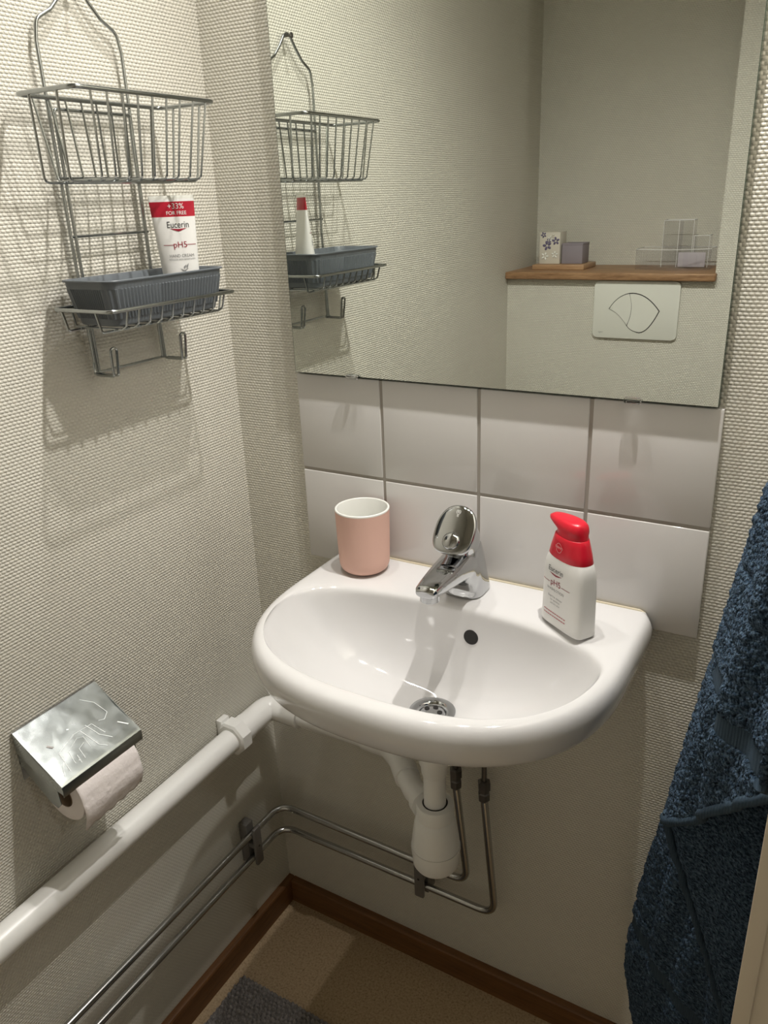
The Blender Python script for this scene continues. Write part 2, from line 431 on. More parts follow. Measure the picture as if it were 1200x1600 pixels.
# overflow hole
hit = basin_bvh.ray_cast(Vector((.459, -.30, .801)), Vector((0, 1, -.02)))
hp, hn = hit[0], hit[1]
if hn.y > 0: hn = -hn
b = bmesh.new()
R_ = hn.to_track_quat('Z', 'Y').to_matrix()
lathe(b, [(.0108, 0), (.0106, .0006)]+[(.0100-.0014*k, .0007) for k in range(7)]+[(.0002, .0007)], cap0=True, cap1=True)
for v in b.verts:
    h_ = v.co.z; v.co.z = 0; q = hp + R_ @ v.co; n_ = basin_bvh.find_nearest(q)
    v.co = n_[0] + hn*(h_+.0002)
o = obj('overflow_hole', b, 'dark', sink, auto=180); o['label'] = 'round dark overflow hole'
# drain
b = bmesh.new(); o_ = (DR.x, DR.y, ZD)
lathe(b, [(.0315, .0003), (.0315, .0016), (.029, .0024), (.022, .0018), (.0185, -.001), (.0175, -.004)], o_, cap0=False, cap1=False, seg=48)
dr = obj('drain_flange', b, 'chrome', sink)
b = bmesh.new(); lathe(b, [(.0172, -.004), (.0172, -.0015), (.015, -.0002), (.006, .0003), (.001, .0003)], o_, seg=40)
st = obj('strainer', b, 'chrome', dr)
b = bmesh.new()
for k in range(5):
    a = 2*PI*k/5+.3; lathe(b, [(.0036, .0002), (.0036, .0008), (.0002, .0009)], (DR.x+.0102*math.cos(a), DR.y+.0102*math.sin(a), ZD), seg=16)
obj('strainer_holes', b, 'dark', dr)

# ------------------------------------------------------------------ faucet
fx = .431
fa = thing('mixer_tap', 'chrome single-lever mixer tap standing on the back ledge of the basin', 'tap', (fx, -.045, RIM))
def ring_xy(cx, cy, a, bb, n, z, N=28, front=None):
    out = []
    for i in range(N):
        x, y = sup(a, bb, n, 2*PI*i/N); out.append((cx+x, cy+y, z))
    return out
b = bmesh.new()
loft(b, [ring_xy(fx, -.044, .0295, .0300, 3.2, RIM-.001), ring_xy(fx, -.044, .0293, .0296, 3.2, RIM+.005), ring_xy(fx, -.046, .0278, .0275, 2.8, RIM+.022),
         ring_xy(fx, -.050, .0262, .0275, 2.5, RIM+.045), ring_xy(fx, -.054, .0250, .0275, 2.3, RIM+.064), ring_xy(fx, -.056, .0235, .0255, 2.1, RIM+.076)], cap0=True, cap1=True)
secs = [(-.045, RIM+.048, .0245, .0225, .0), (-.075, RIM+.050, .0243, .0205, .10), (-.105, RIM+.0515, .0228, .0160, .16), (-.132, RIM+.0520, .0202, .0125, .14), (-.154, RIM+.0520, .0178, .0102, .10), (-.168, RIM+.0515, .0160, .0085, .10), (-.1745, RIM+.0505, .0125, .0055, .1)]
rr = []
for y, z, hw, hh, tilt in secs:
    ring = []
    for i in range(28):
        x, q = sup(hw, hh, 2.9, 2*PI*i/28)
        ring.append((fx+x, y - q*math.sin(tilt), z+q*math.cos(tilt)))
    rr.append(ring)
loft(b, rr, cap0=True, cap1=True)
wb = []
for y, z0, z1, hw in [(-.055, RIM+.002, RIM+.06, .0262), (-.070, RIM+.006, RIM+.06, .0250), (-.078, RIM+.022, RIM+.055, .0225), (-.090, RIM+.032, RIM+.055, .020), (-.108, RIM+.0375, RIM+.055, .016)]:
    ring = []
    for i in range(28):
        x, q = sup(hw, (z1-z0)/2, 3.4, 2*PI*i/28); ring.append((fx+x, y, (z0+z1)/2+q))
    wb.append(ring)
loft(b, wb, cap0=True, cap1=True)
body = obj('spout_body', b, 'chrome', fa)
rm = body.modifiers.new('r', 'REMESH'); rm.mode = 'VOXEL'; rm.voxel_size = .0013; rm.use_smooth_shade = True
sm = body.modifiers.new('s', 'SMOOTH'); sm.factor = .6; sm.iterations = 14
b = bmesh.new(); lathe(b, [(.0128, .008), (.0128, -.0035), (.0108, -.0045), (.0100, -.003)], (fx, -.1585, RIM+.0400), seg=32); ae = obj('aerator', b, 'chrome', fa)
LX = Matrix.Rotation(math.radians(50), 3, 'X')
LC = Vector((fx+.001, -.0865, RIM+.1040))
b = bmesh.new()
hub = []
for k, (px_, py_, pz_, a_, bb_, tl) in enumerate([(0, -.058, RIM+.068, .0215, .0225, 5), (0, -.060, RIM+.073, .0215, .0225, 12), (0, -.0605, RIM+.0735, .0235, .0250, 14), (0, -.064, RIM+.084, .0250, .0262, 26), (0, -.074, RIM+.0935, .0262, .0275, 44), (0, -.0815, RIM+.0985, .0270, .0290, 50)]):
    m_ = Matrix.Rotation(math.radians(tl), 3, 'X'); ring = []
    for i in range(36):
        x, y = sup(a_, bb_, 2.3, 2*PI*i/36); ring.append(Vector((fx+px_, py_, pz_)) + m_ @ Vector((x, y, 0)))
    hub.append(ring)
loft(b, hub, cap0=True, cap1=True)
lever_hub_bm = b
b = bmesh.new(); LN = 56
def lev(sc_, z):
    ring = []
    for i in range(LN):
        t_ = 2*PI*i/LN; c, s2 = math.cos(t_), math.sin(t_)
        n = 2.25 if s2 > 0 else 3.0
        hx = .0295; hy = .037 if s2 > 0 else .0325
        x = hx*sgn(c)*abs(c)**(2/n)*sc_; y = hy*sgn(s2)*abs(s2)**(2/n)*sc_
        if s2 < 0: x *= 1+.02*s2
        ring.append((x, y, z - x*x*2.2 + (.9*y*y if y > 0 else -.5*y*y)))
    return ring
rs = [lev(.02, .0040), lev(.35, .0040), lev(.65, .0040), lev(.85, .0038), lev(.94, .0033), lev(.985, .0020), lev(1.0, .0000), lev(.99, -.0022), lev(.95, -.0040), lev(.8, -.0048), lev(.4, -.0050), lev(.02, -.0050)]
loft(b, rs, cap0=True, cap1=True)
for v in b.verts: v.co = LC + LX @ v.co
lever = obj('lever', b, 'chrome', fa, auto=50)
obj('lever_hub', lever_hub_bm, 'chrome', lever)
b = bmesh.new()
bmesh.ops.create_uvsphere(b, u_segments=32, v_segments=20, radius=.0125)
for v in b.verts:
    v.co.z *= .42
    v.co = LC + LX @ (v.co + Vector((0, -.0140, .0028)))
obj('lever_dimple', b, 'chrome', lever)
b = bmesh.new()
LF = lambda u, v_: LC + LX @ Vector((u, v_, .00435-2.2*u*u+.9*v_*v_))
for s_, du, dv in (('(II)', 0, .0270), ('II', 0, .0215)):
    mapped(b, text_mesh(s_, .0062), LF, du, dv)
obj('lever_mark', b, 'white_plastic', lever, smooth=False)

# ------------------------------------------------------------------ cup
cu = thing('tumbler', 'matt pink tumbler with white rim at the left of the basin ledge', 'cup', (.264, -.0485, RIM))
prf = [(.0002, .0005), (.026, .0005), (.031, .0015), (.0350, .005), (.0374, .011), (.0382, .020), (.0392, .05), (.0403, .0965)]
b = bmesh.new(); lathe(b, prf, cu.location, seg=64, cap1=False); obj('cup_wall', b, 'pink', cu, auto=60)
b = bmesh.new(); lathe(b, [(.0403, .0963), (.0404, .0980), (.0396, .0990), (.0380, .0990), (.0373, .0978), (.0365, .06), (.0352, .018), (.031, .010), (.0002, .009)], cu.location, seg=64, cap0=False)
o = obj('lining', b, 'cup_white', cu, auto=60); o['label'] = 'white glazed lining and rim'

# ------------------------------------------------------------------ pump bottle
bt = thing('pump_bottle', 'white hand lotion pump bottle with red pump head at the right of the basin', 'bottle', (.5895, -.0835, RIM+.0005))
BU = Vector((.83, -.557, 0)).normalized(); BV = Vector((BU.y, -BU.x, 0))   # BV faces the room
if BV.y > 0: BV = -BV
BC = Vector(bt.location)
def bring(a, bb, n, z, shear=0, N=48, du=0):
    out = []
    for i in range(N):
        x, y = sup(a, bb, n, 2*PI*i/N)
        out.append(BC + BU*(x+du) + BV*y + Vector((0, 0, z + shear*x/a if a else z)))
    return out
def body_ab(z):
    T = [(0, .0385, .0165), (.003, .0395, .0178), (.02, .0393, .0170), (.06, .0385, .0170), (.078, .0378, .0179), (.088, .0366, .0177), (.095, .0340, .0170), (.100, .0310, .0160), (.106, .026, .0145)]
    for (z0, a0, b0), (z1, a1, b1) in zip(T, T[1:]):
        if z <= z1:
            u = (z-z0)/(z1-z0); return a0+(a1-a0)*u, b0+(b1-b0)*u
    return T[-1][1:]
b = bmesh.new()
zs = [0, .0015, .003, .01, .02, .04, .06, .072, .080, .086, .092, .096, .100, .103, .106]
loft(b, [bring(body_ab(z)[0]*(0.97 if z == 0 else 1), body_ab(z)[1]*(0.93 if z == 0 else 1), 4.4 if z < .06 else 4.4-1.4*min(1, (z-.06)/.035), z) for z in zs], cap0=True, cap1=True)
obj('bottle_body', b, 'bottle', bt, auto=50)
b = bmesh.new()
loft(b, [bring(.0325, .0168, 2.8, .0955), bring(.0330, .0172, 2.8, .0975), bring(.0305, .0168, 2.6, .108), bring(.0270, .0160, 2.4, .119), bring(.0248, .0155, 2.3, .1255), bring(.0240, .0150, 2.3, .1260)], cap0=True, cap1=True)
col_ = obj('pump_collar', b, 'red', bt, auto=50)
b = bmesh.new()
hd = []
def hring(z, l, r, wv, n=2.3, tip=0):
    out = []
    for i in range(48):
        c, s = math.cos(2*PI*i/48), math.sin(2*PI*i/48)
        x = (r if c > 0 else l)*sgn(c)*abs(c)**(2/n); y = wv*sgn(s)*abs(s)**(2/n)*(1-.15*max(0, -c))
        out.append(BC + BU*x + BV*y + Vector((0, 0, z + tip*max(0, -x-.012))))
    return out
hd = [hring(.1265, .0235, .0238, .0148), hring(.1310, .0228, .0232, .0145), hring(.1335, .0245, .0228, .0144, n=2.7, tip=.06), hring(.1362, .0325, .0224, .0146, n=2.8, tip=.06), hring(.1392, .0385, .0218, .0144, n=2.8, tip=.02),
      hring(.1428, .0392, .0206, .0136, n=2.7, tip=-.02), hring(.1458, .0345, .0185, .0116, tip=-.03), hring(.1474, .022, .0140, .008), hring(.1478, .004, .0030, .002)]
loft(b, hd, cap0=True, cap1=True); obj('pump_head', b, 'red', bt, auto=70)
def bface(u, v_):   # point on printed face, u along BU, v up
    z = v_; a, bb = body_ab(z); x = max(-.999, min(.999, u/a)); ne = 4.4 if z < .06 else 4.4-1.4*min(1, (z-.06)/.035); y = bb*(1-abs(x)**ne)**(1/ne)
    return BC + BU*u + BV*(y+.00035) + Vector((0, 0, z))
UO = -.006
lt = bmesh.new(); mapped(lt, text_mesh('Eucerin', .0098), bface, UO, .0795); o = obj('brand_lettering', lt, 'black_print', bt, smooth=False); o['label'] = 'black Eucerin lettering'
lr = bmesh.new()
sw = [(-.0125, .0745), (0, .0735), (.0125, .0745), (.006, .0722), (0, .0712), (-.006, .0722)]
poly(lr, [(x+UO, y) for x, y in sw], bface); o = obj('brand_swoosh', lr, 'dark_red', bt, smooth=False)
lr = bmesh.new()
mapped(lr, text_mesh('pH5', .0118), bface, UO, .0615)
for x0, x1 in ((-.027, -.0115), (.0115, .027)):
    for k in range(6): 
        q0 = x0+(x1-x0)*k/6; q1 = x0+(x1-x0)*(k+1)/6
        poly(lr, [(q0+UO, .0600), (q1+UO, .0600), (q1+UO, .0607), (q0+UO, .0607)], bface)
obj('type_lettering', lr, 'dark_red', bt, smooth=False)
lt = bmesh.new()
mapped(lt, text_mesh('WASHLOTION', .0050), bface, UO, .0515)
for k, s_ in enumerate(('Soap free cleanser', 'for sensitive', 'and dry skin')): mapped(lt, text_mesh(s_, .0038), bface, UO, .0415-.0047*k)
obj('small_print', lt, 'grey_print', bt, smooth=False)
lr = bmesh.new()
for k in range(2):
    for j in range(10):
        q0 = -.022+.044*j/10; q1 = q0+.0038
        poly(lr, [(q0+UO, .0185-.0045*k), (q1+UO, .0185-.0045*k), (q1+UO, .0195-.0045*k), (q0+UO, .0195-.0045*k)], bface)
obj('red_small_print', lr, 'red_print', bt, smooth=False)
lc = bmesh.new()
def cface(u, v_):
    z = v_; a = .0330+(.0248-.0330)*(z-.0975)/.028; x = max(-.99, min(.99, u/a)); y = .0170*(1-abs(x)**2.6)**(1/2.6)
    return BC + BU*u + BV*(y+.0009) + Vector((0, 0, z))
mapped(lc, text_mesh('DERMO', .0042), cface, -.002, .1125)
for k in range(20):
    a0, a1 = PI*1.08+PI*.84*k/20, PI*1.08+PI*.84*(k+1)/20
    for sg in (1, -1):
        poly(lc, [(-.002+.0055*math.cos(a0), .112+sg*.0065*math.sin(a0)), (-.002+.0055*math.cos(a1), .112+sg*.0065*math.sin(a1)), (-.002+.0050*math.cos(a1), .112+sg*.0060*math.sin(a1)), (-.002+.0050*math.cos(a0), .112+sg*.0060*math.sin(a0))], cface)
obj('emblem', lc, 'pale_print', col_, smooth=False)

# ------------------------------------------------------------------ shower caddy
YL, YR = -.2755, -.1505     # side wires
ca = thing('wire_caddy', 'silver wire caddy hanging from a screw on the left wall', 'caddy', (.005, -.213, 1.165))
WR = .0021
b = bmesh.new()
ym = -.213; x0 = .010
def fr(s):
    return [(x0+.004, ym+s*.0610, 1.165), (x0, ym+s*.0615, 1.30), (x0, ym+s*.0620, 1.45), (x0, ym+s*.0622, 1.540), (x0, ym+s*.058, 1.562), (x0, ym+s*.036, 1.574), (x0, ym+s*.022, 1.588), (x0, ym+s*.009, 1.604)]
L_ = fr(-1); Rr = fr(1)[::-1]
pth = L_ + [(x0, ym, 1.609)] + Rr
pth[-1] = (x0+.004, ym+.0610, 1.165)
tube(b, pth, WR, 10, fil=.016, fn=7)
obj('hanging_frame', b, 'wire', ca)
b = bmesh.new()
tube(b, [(x0+.004, ym-.0615+.0048, 1.168), (x0+.003, ym-.0615+.0042, 1.45), (x0+.004, ym-.0615+.004, 1.4715), (x0+.004, ym+.0615-.004, 1.4715), (x0+.003, ym+.0615-.0042, 1.45), (x0+.004, ym+.0615-.0048, 1.168)], WR*.95, 10, fil=.004)
obj('inner_frame', b, 'wire', ca)
for z in (1.3325,):
    b = bmesh.new(); tube(b, [(x0+.003, YL, z), (x0+.003, YR, z)], .0017, 8); obj('crossbar', b, 'wire', ca)
# basket
bz, tz = 1.394, 1.4825
b = bmesh.new()
rim = [(.017, -.322, tz), (.111, -.322, tz), (.111, -.103, tz), (.017, -.103, tz)]
tube(b, rim, .0026, 10, closed=True, fil=[.012, .012, .012, .012], fn=8); 
bk = bmesh.new(); wr = .00135
for k in range(9):   # front U wires: rim -> floor -> back rim
    y = -.290+.160*k/8; yb = -.285+.150*k/8
    tube(bk, [(.111, -.300+.180*k/8, tz), (.098, y, bz), (.019, yb, bz), (.017, -.300+.180*k/8, tz)], wr, 7, fil=.006, fn=4)
for x, xb in ((.040, .033), (.085, .075)):
    tube(bk, [(x, -.322, tz), (xb, -.3155, bz-.0018), (xb, -.111, bz-.0018), (x, -.103, tz)], wr*1.15, 7, fil=.008, fn=5)
tube(bk, [(.016, -.286, bz+.004), (.016, -.150, bz+.004)], .0017, 8)
bas = obj('basket', bk, 'wire', ca); obj('basket_rim', b, 'wire', bas)
# soap-tray rack
rz, fz = 1.2525, 1.229
b = bmesh.new(); tube(b, [(.015, -.323, rz), (.1135, -.323, rz), (.1135, -.104, rz), (.015, -.104, rz)], .0025, 10, closed=True, fil=.011, fn=8)
bk = bmesh.new()
for k in range(10):
    y = -.297+.170*k/9
    tube(bk, [(.1135, y, rz), (.1135-.006, y, fz+.004), (.100, y, fz), (.020, y, fz), (.015, y, rz)], wr, 7, fil=.004, fn=3)
for x in (.03, .088):
    tube(bk, [(x, -.323, rz), (x, -.317, fz-.002), (x, -.112, fz-.002), (x, -.104, rz)], wr*1.1, 7, fil=.004, fn=3)
rk = obj('lower_rack', bk, 'wire', ca); obj('rack_rim', b, 'wire', rk)
# hooks
for y in (-.2735, -.1505):
    b = bmesh.new()
    tube(b, [(x0+.003, y-.002, 1.18), (x0+.003, y-.002, 1.1645), (.046, y-.0012, 1.1645), (.050, y-.0035, 1.200), (.050, y+.0065, 1.200), (.046, y+.0065, 1.1645), (.013, y+.005, 1.1645)], .00175, 8, fil=[0, .007, .003, .0048, .0048, .003, 0], fn=6)
    obj('hook', b, 'wire', ca)
b = bmesh.new(); tube(b, [(.012, YL, 1.1665), (.012, YR, 1.1665)], .0019, 8); obj('hook_rail', b, 'wire', ca)
sk = bmesh.new(); lathe(sk, [(.0018, 0), (.0018, .018), (.0042, .018), (.0042, .0195), (.001, .0205)], (.0, ym, 1.6045), axis='X', seg=20)
tag(obj('wall_screw', sk, 'steel_old'), 'small screw head in the left wall carrying the wire caddy', 'screw')

# ------------------------------------------------------------------ grey tray in the rack
tr = thing('plastic_tray', 'slate grey ribbed plastic tray resting in the lower rack of the wire caddy', 'tray', (.06, -.2115, 1.232))
TX0, TX1, TY0, TY1, TZ0, TZ1 = .0175, .1085, -.3145, -.1085, 1.2325, 1.2855
def rrect(ins, z, r, rib=0, N=12, sub=30):
    """rounded rectangle ring, ribbed outwards by rib"""
    xa, xb, ya, yb = TX0+ins*.75, TX1-ins*.75, TY0+ins, TY1-ins
    pts = []
    cs = [((xb-r, ya+r), -PI/2), ((xb-r, yb-r), 0), ((xa+r, yb-r), PI/2), ((xa+r, ya+r), PI)]
    for ci, ((cx, cy), a0) in enumerate(cs):
        for k in range(N+1):
            a = a0+PI/2*k/N; pts.append((cx+r*math.cos(a), cy+r*math.sin(a), math.cos(a), math.sin(a)))
        nx, ny = cs[(ci+1) % 4][0]; a = a0+PI/2
        sx_, sy_ = cx+r*math.cos(a), cy+r*math.sin(a); ex, ey = nx+r*math.cos(a), ny+r*math.sin(a)
        nseg = sub*4 if ci in (0, 2) else sub*2
        for k in range(1, nseg):
            u = k/nseg; pts.append((sx_+(ex-sx_)*u, sy_+(ey-sy_)*u, math.cos(a), math.sin(a)))
    out = []
    for i, (x, y, nx, ny) in enumerate(pts):
        q = rib*(1 if (i % 4) < 2 else 0); out.append((x+nx*q, y+ny*q, z))
    return out
b = bmesh.new()
loft(b, [rrect(.0155, TZ0, .012), rrect(.0135, TZ0+.0015, .013), rrect(.012, TZ0+.008, .014), rrect(.0115, TZ0+.0085, .014, .0013), rrect(.0045, TZ1-.0105, .016, .0013), rrect(.004, TZ1-.010, .016),
         rrect(.0030, TZ1-.0025, .017), rrect(.0002, TZ1-.0022, .018), rrect(0, TZ1-.0008, .018), rrect(.0006, TZ1, .018), rrect(.0042, TZ1-.0002, .0165), rrect(.0060, TZ1-.003, .016), rrect(.0135, TZ0+.006, .013), rrect(.020, TZ0+.0035, .010)], cap0=True, cap1=True)
obj('tray_shell', b, 'grey_plastic', tr, auto=35)
tr_shell = tr.children[0] if tr.children else None

# ------------------------------------------------------------------ hand cream tube
tb = thing('cream_tube', 'white hand cream tube with red band standing in the grey tray', 'tube', (.062, -.148, TZ0+.0045))
TU = Vector((.75, .66, 0)).normalized(); TV = Vector((TU.y, -TU.x, 0)); TB = Vector(tb.location); TH = 1.3755-TB.z
def tab(s):
    a = .0215+(.0288-.0215)*s; q = 1-s
    return a, 0.0010+.0195*(q**.8 if q > 0 else 0)
def tring(s, N=48, sc_=1.0, k=1.0, dz=0):
    a, bb = tab(s); out = []
    for i in range(N):
        x, y = sup(a*sc_, bb*k, 2.0, 2*PI*i/N); out.append(TB + TU*(x - .002*s) + TV*y + Vector((0, 0, TH*s+dz)))
    return out
SB0, SB1, SB2 = .815, .948, .971
def tseg(name, s0, s1, mat, n=10, **k):
    b = bmesh.new(); loft(b, [tring(s0+(s1-s0)*i/n) for i in range(n+1)], cap0=k.get('c0', False), cap1=k.get('c1', False)); return obj(name, b, mat, tb, auto=50)
b = bmesh.new(); lathe(b, [(.0145, 0), (.0150, .001), (.0150, .014), (.0135, .0145)], TB, seg=36); obj('cap', b, 'white_plastic', tb)
b = bmesh.new()
loft(b, [tring(.115, sc_=.66, k=.66, dz=-.001)]+[tring(.125)]+[tring(.125+(SB0-.125)*i/12) for i in range(1, 13)], cap0=True); obj('tube_body', b, 'bottle', tb, auto=50)
tseg('red_band', SB0, SB1, 'red_print', 8)
tseg('neck_strip', SB1, SB2, 'bottle', 2)
tseg('crimped_seam', SB2, 1.0, 'flush', 3, c1=True)
def tface(u, v_):
    s = v_/TH; a, bb = tab(s); x = max(-.999, min(.999, u/a)); y = bb*math.sqrt(1-x*x)
    return TB + TU*(u-.002*s) + TV*(y+.0004) + Vector((0, 0, v_))
TO = .0045
def ttext(name, items, mat):
    bm = bmesh.new()
    for s_, size, vv, sx in items: mapped(bm, text_mesh(s_, size), tface, TO, vv, sx)
    return obj(name, bm, mat, tb, smooth=False)
o = ttext('offer_lettering', [('+33%', .0098, TH-.0130, .95), ('FOR FREE', .0064, TH-.0212, .95)], 'white_plastic'); o['label'] = 'white +33% FOR FREE lettering on the red band'
o = ttext('brand_lettering', [('Eucerin', .0112, TH-.0355, .84)], 'black_print'); o['label'] = 'black Eucerin lettering'
bm = bmesh.new(); poly(bm, [(x*.9+TO, TH-.0405+y) for x, y in [(-.012, .0008), (0, .0000), (.012, .0008), (.004, -.0020), (0, -.0030), (-.004, -.0020)]], tface)
mapped(bm, text_mesh('pH5', .0105), tface, TO, TH-.0600)
for a0, a1 in ((-.0215, -.0085), (.0085, .0195)):
    for k in range(6):
        q0 = a0+(a1-a0)*k/6; q1 = a0+(a1-a0)*(k+1)/6; zz = TH-.0600
        poly(bm, [(q0+TO, zz-.0003), (q1+TO, zz-.0003), (q1+TO, zz+.0004), (q0+TO, zz+.0004)], tface)
obj('type_lettering', bm, 'dark_red', tb, smooth=False)
ttext('small_print', [('HAND CREAM', .0054, TH-.0735, .9), ('REDUCES SKIN SENSITIVITY', .0030, TH-.0780, .9)], 'grey_print')
bm = bmesh.new()   # little hand-and-leaf mark
for off, hgt, wd in ((0, .006, .0022), (.0035, .0075, .0018)):
    pts = [(TO+.001+off, (TH-.0905)), (TO+.001+off+wd, (TH-.0905)+hgt*.5), (TO+.002+off+wd, (TH-.0905)+hgt), (TO+off-.0002+wd*.3, (TH-.0905)+hgt*.55)]
    poly(bm, pts, tface)
poly(bm, [(TO-.004, (TH-.0890)), (TO+.001, (TH-.0915)), (TO+.007, (TH-.0890)), (TO+.002, (TH-.0930)), (TO-.001, (TH-.0925))], tface)
obj('leaf_mark', bm, 'grey_print', tb, smooth=False)

# ------------------------------------------------------------------ toilet paper holder and roll
HY0, HY1, HZ = -.491, -.362, .7475
hd_ = thing('paper_holder', 'scuffed steel toilet paper holder with lid on the left wall', 'holder', (0, -.427, HZ))
b = bmesh.new()
def hp3(y, d, z): return Vector((d, y, z))
# lid: bent sheet, slopes outward then rolls down into a lip
prof = [(.003, HZ+.0015), (.006, HZ), (.040, HZ-.0265), (.0800, HZ-.0500), (.0835, HZ-.0535), (.0845, HZ-.058), (.0842, HZ-.0685)]
inn = [(.0834, HZ-.0685), (.0837, HZ-.058), (.0827, HZ-.0540), (.0795, HZ-.0508), (.040, HZ-.0273), (.006, HZ-.0008), (.003, HZ+.0007)]
rings = [[hp3(y, d, z) for d, z in prof+inn] for y in (HY0-.0015, HY1+.0015)]
loft(b, rings, cap0=True, cap1=True)
# lid cheeks
for y in (HY0-.0015, HY1+.0007):
    ck = [(.004, HZ), (.080, HZ-.0505), (.084, HZ-.056), (.084, HZ-.0655), (.060, HZ-.060), (.004, HZ-.030)]
    loft(b, [[hp3(y, d, z) for d, z in ck], [hp3(y+.0008, d, z) for d, z in ck]], cap0=True, cap1=True)
lid = obj('lid', b, 'galv', hd_, auto=30)
b = bmesh.new()
for y in (HY0+.001, HY1-.002):
    ck = [(.0, HZ-.004), (.012, HZ-.010), (.060, HZ-.042), (.068, HZ-.060), (.070, HZ-.088), (.062, HZ-.096), (.050, HZ-.092), (.0, HZ-.050)]
    loft(b, [[hp3(y, d, z) for d, z in ck], [hp3(y+.001, d, z) for d, z in ck]], cap0=True, cap1=True)
box(b, (.0003, HY0+.001, HZ-.075), (.0015, HY1-.001, HZ))
obj('bracket', b, 'galv', hd_, auto=30)
b = bmesh.new(); tube(b, [(.003, HY0-.002, HZ), (.003, HY1+.002, HZ)], .0016, 8)
obj('hinge_pin', b, 'steel_old', hd_)
b = bmesh.new()
def lf(u, v_):  # u along y, v down slope 0..1
    d = .006+(.080-.006)*v_; z = HZ+(-.0500)*(v_) + .0004+(.0008 if v_ > .3 else 0)
    # follow the bent lid profile
    if d < .04: z = HZ - .0265*(d-.006)/.034
    else: z = HZ-.0265-.0235*(d-.040)/.040
    return Vector((d+.0003, HY0+u*(HY1-HY0), z+.0005))
def stroke(pts, w_):
    for (a0, c0), (a1, c1) in zip(pts, pts[1:]):
        dx, dy = a1-a0, (c1-c0); l = math.hypot(dx, dy) or 1; nx, ny = -dy/l*w_, dx/l*w_
        poly(b, [(a0+nx, c0+ny), (a1+nx, c1+ny), (a1-nx, c1-ny), (a0-nx, c0-ny)], lf)
stroke([(.16, .93), (.20, .60), (.45, .48), (.66, .50), (.70, .75)], .0035); stroke([(.25, .88), (.28, .66), (.44, .56), (.50, .60), (.48, .80)], .0028)
stroke([(.52, .50), (.56, .85), (.62, .95)], .004); stroke([(.60, .46), (.64, .72), (.72, .88)], .004); stroke([(.74, .10), (.84, .25), (.88, .48), (.80, .56), (.74, .52)], .0035)
stroke([(.30, .93), (.32, .78)], .003); stroke([(.36, .9), (.38, .72), (.46, .68)], .003); stroke([(.08, .95), (.14, .80), (.20, .74)], .003)
stroke([(.88, .72), (.95, .86)], .008); stroke([(.42, .36), (.44, .38)], .010); stroke([(.30, .86), (.31, .88)], .008)
o = obj('lime_marks', b, 'scratch', lid, smooth=False); o['label'] = 'pale dried water marks on the lid'
b = bmesh.new(); stroke([(.16, .40), (.20, .47)], .012); obj('slot', b, 'steel_old', lid, smooth=False)

ro = thing('toilet_roll', 'white embossed toilet roll hanging in the steel holder', 'toilet roll', (.055, -.418, .653))
RC = Vector((.0520, 0, .6560)); RR = .0385; RY0, RY1 = -.474, -.377
b = bmesh.new(); N = 64
def rp(a, r, y): return Vector((RC.x+r*math.cos(a), y, RC.z+r*math.sin(a)))
ring = lambda r, y: [rp(2*PI*i/N, r, y) for i in range(N)]
loft(b, [ring(.0175, RY0), ring(RR-.0012, RY0), ring(RR, RY0+.001), ring(RR, RY1-.001), ring(RR-.0012, RY1), ring(.0175, RY1)])
pr_ = obj('paper_roll', b, 'paper', ro)
# hanging sheet: leaves the front of the roll and falls
b = bmesh.new(); path = []
for k in range(9):
    a = math.radians(95-95*k/8); path.append((RC.x+(RR+.0008)*math.cos(a), RC.z+(RR+.0008)*math.sin(a)))
for k in range(1, 13):
    u = k/12; path.append((RC.x+RR+.0012-.004*u+.003*math.sin(u*4), RC.z-.038*u))
rows_ = []
for i, (d, z) in enumerate(path):
    row = []
    for j in range(25):
        y = RY0-.0008+(RY1-RY0+.001)*j/24; q = max(0, i-9)/12
        zz = z - .006*q*(1-j/24) - (.0015*math.sin(j*1.3)*q if i > 17 else 0)
        row.append((d+.0006*noise.noise(Vector((y*80, z*80, 0)))*2*q, y, zz))
    rows_.append(row)
vr = loft(b, rows_, closed=False)
sh = obj('loose_sheet', b, 'paper', ro); so = sh.modifiers.new('t', 'SOLIDIFY'); so.thickness = .0006; so.offset = 1
b = bmesh.new(); loft(b, [ring(.0178, RY0-.0006), ring(.0178, RY1), ring(.0165, RY1), ring(.0165, RY0-.0006)]); b2 = b
o = obj('cardboard_core', b, 'cardboard', ro); o['label'] = 'brown cardboard core'
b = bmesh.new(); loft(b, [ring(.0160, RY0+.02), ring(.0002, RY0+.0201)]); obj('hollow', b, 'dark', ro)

# ------------------------------------------------------------------ waste pipe
PR = .0205
dp = thing('waste_pipe', 'white plastic waste pipe along the left wall into the corner under the basin', 'pipe', (.03, -.3, .50))
PXW = .0295; PZ = .5065; PYB = -.030
b = bmesh.new(); tube(b, [(PXW, -1.18, PZ-.016), (PXW, -.125, PZ-.001)], PR, 32); obj('long_pipe', b, 'pipe_white', dp)
b = bmesh.new(); tube(b, [(PXW, -.105, PZ), (PXW, PYB-.012, PZ), (PXW+.012, PYB, PZ), (.10, PYB, PZ+.0005)], PR+.0022, 32, fil=[0, .03, .03, 0], fn=8); obj('elbow', b, 'pipe_white', dp)
b = bmesh.new(); tube(b, [(.095, PYB, PZ), (.285, PYB, PZ+.002)], PR-.003, 32); obj('wall_pipe', b, 'pipe_white', dp)
b = bmesh.new()
seg = 8; rg = []
for y, r in ((-.142, PR+.0045), (-.139, PR+.0085), (-.118, PR+.0085), (-.115, PR+.0045)):
    rg.append([(PXW+r*math.cos(2*PI*(i+.5)/seg)/math.cos(PI/8), y, PZ+r*math.sin(2*PI*(i+.5)/seg)/math.cos(PI/8)) for i in range(seg)])
loft(b, rg, cap0=True, cap1=True)
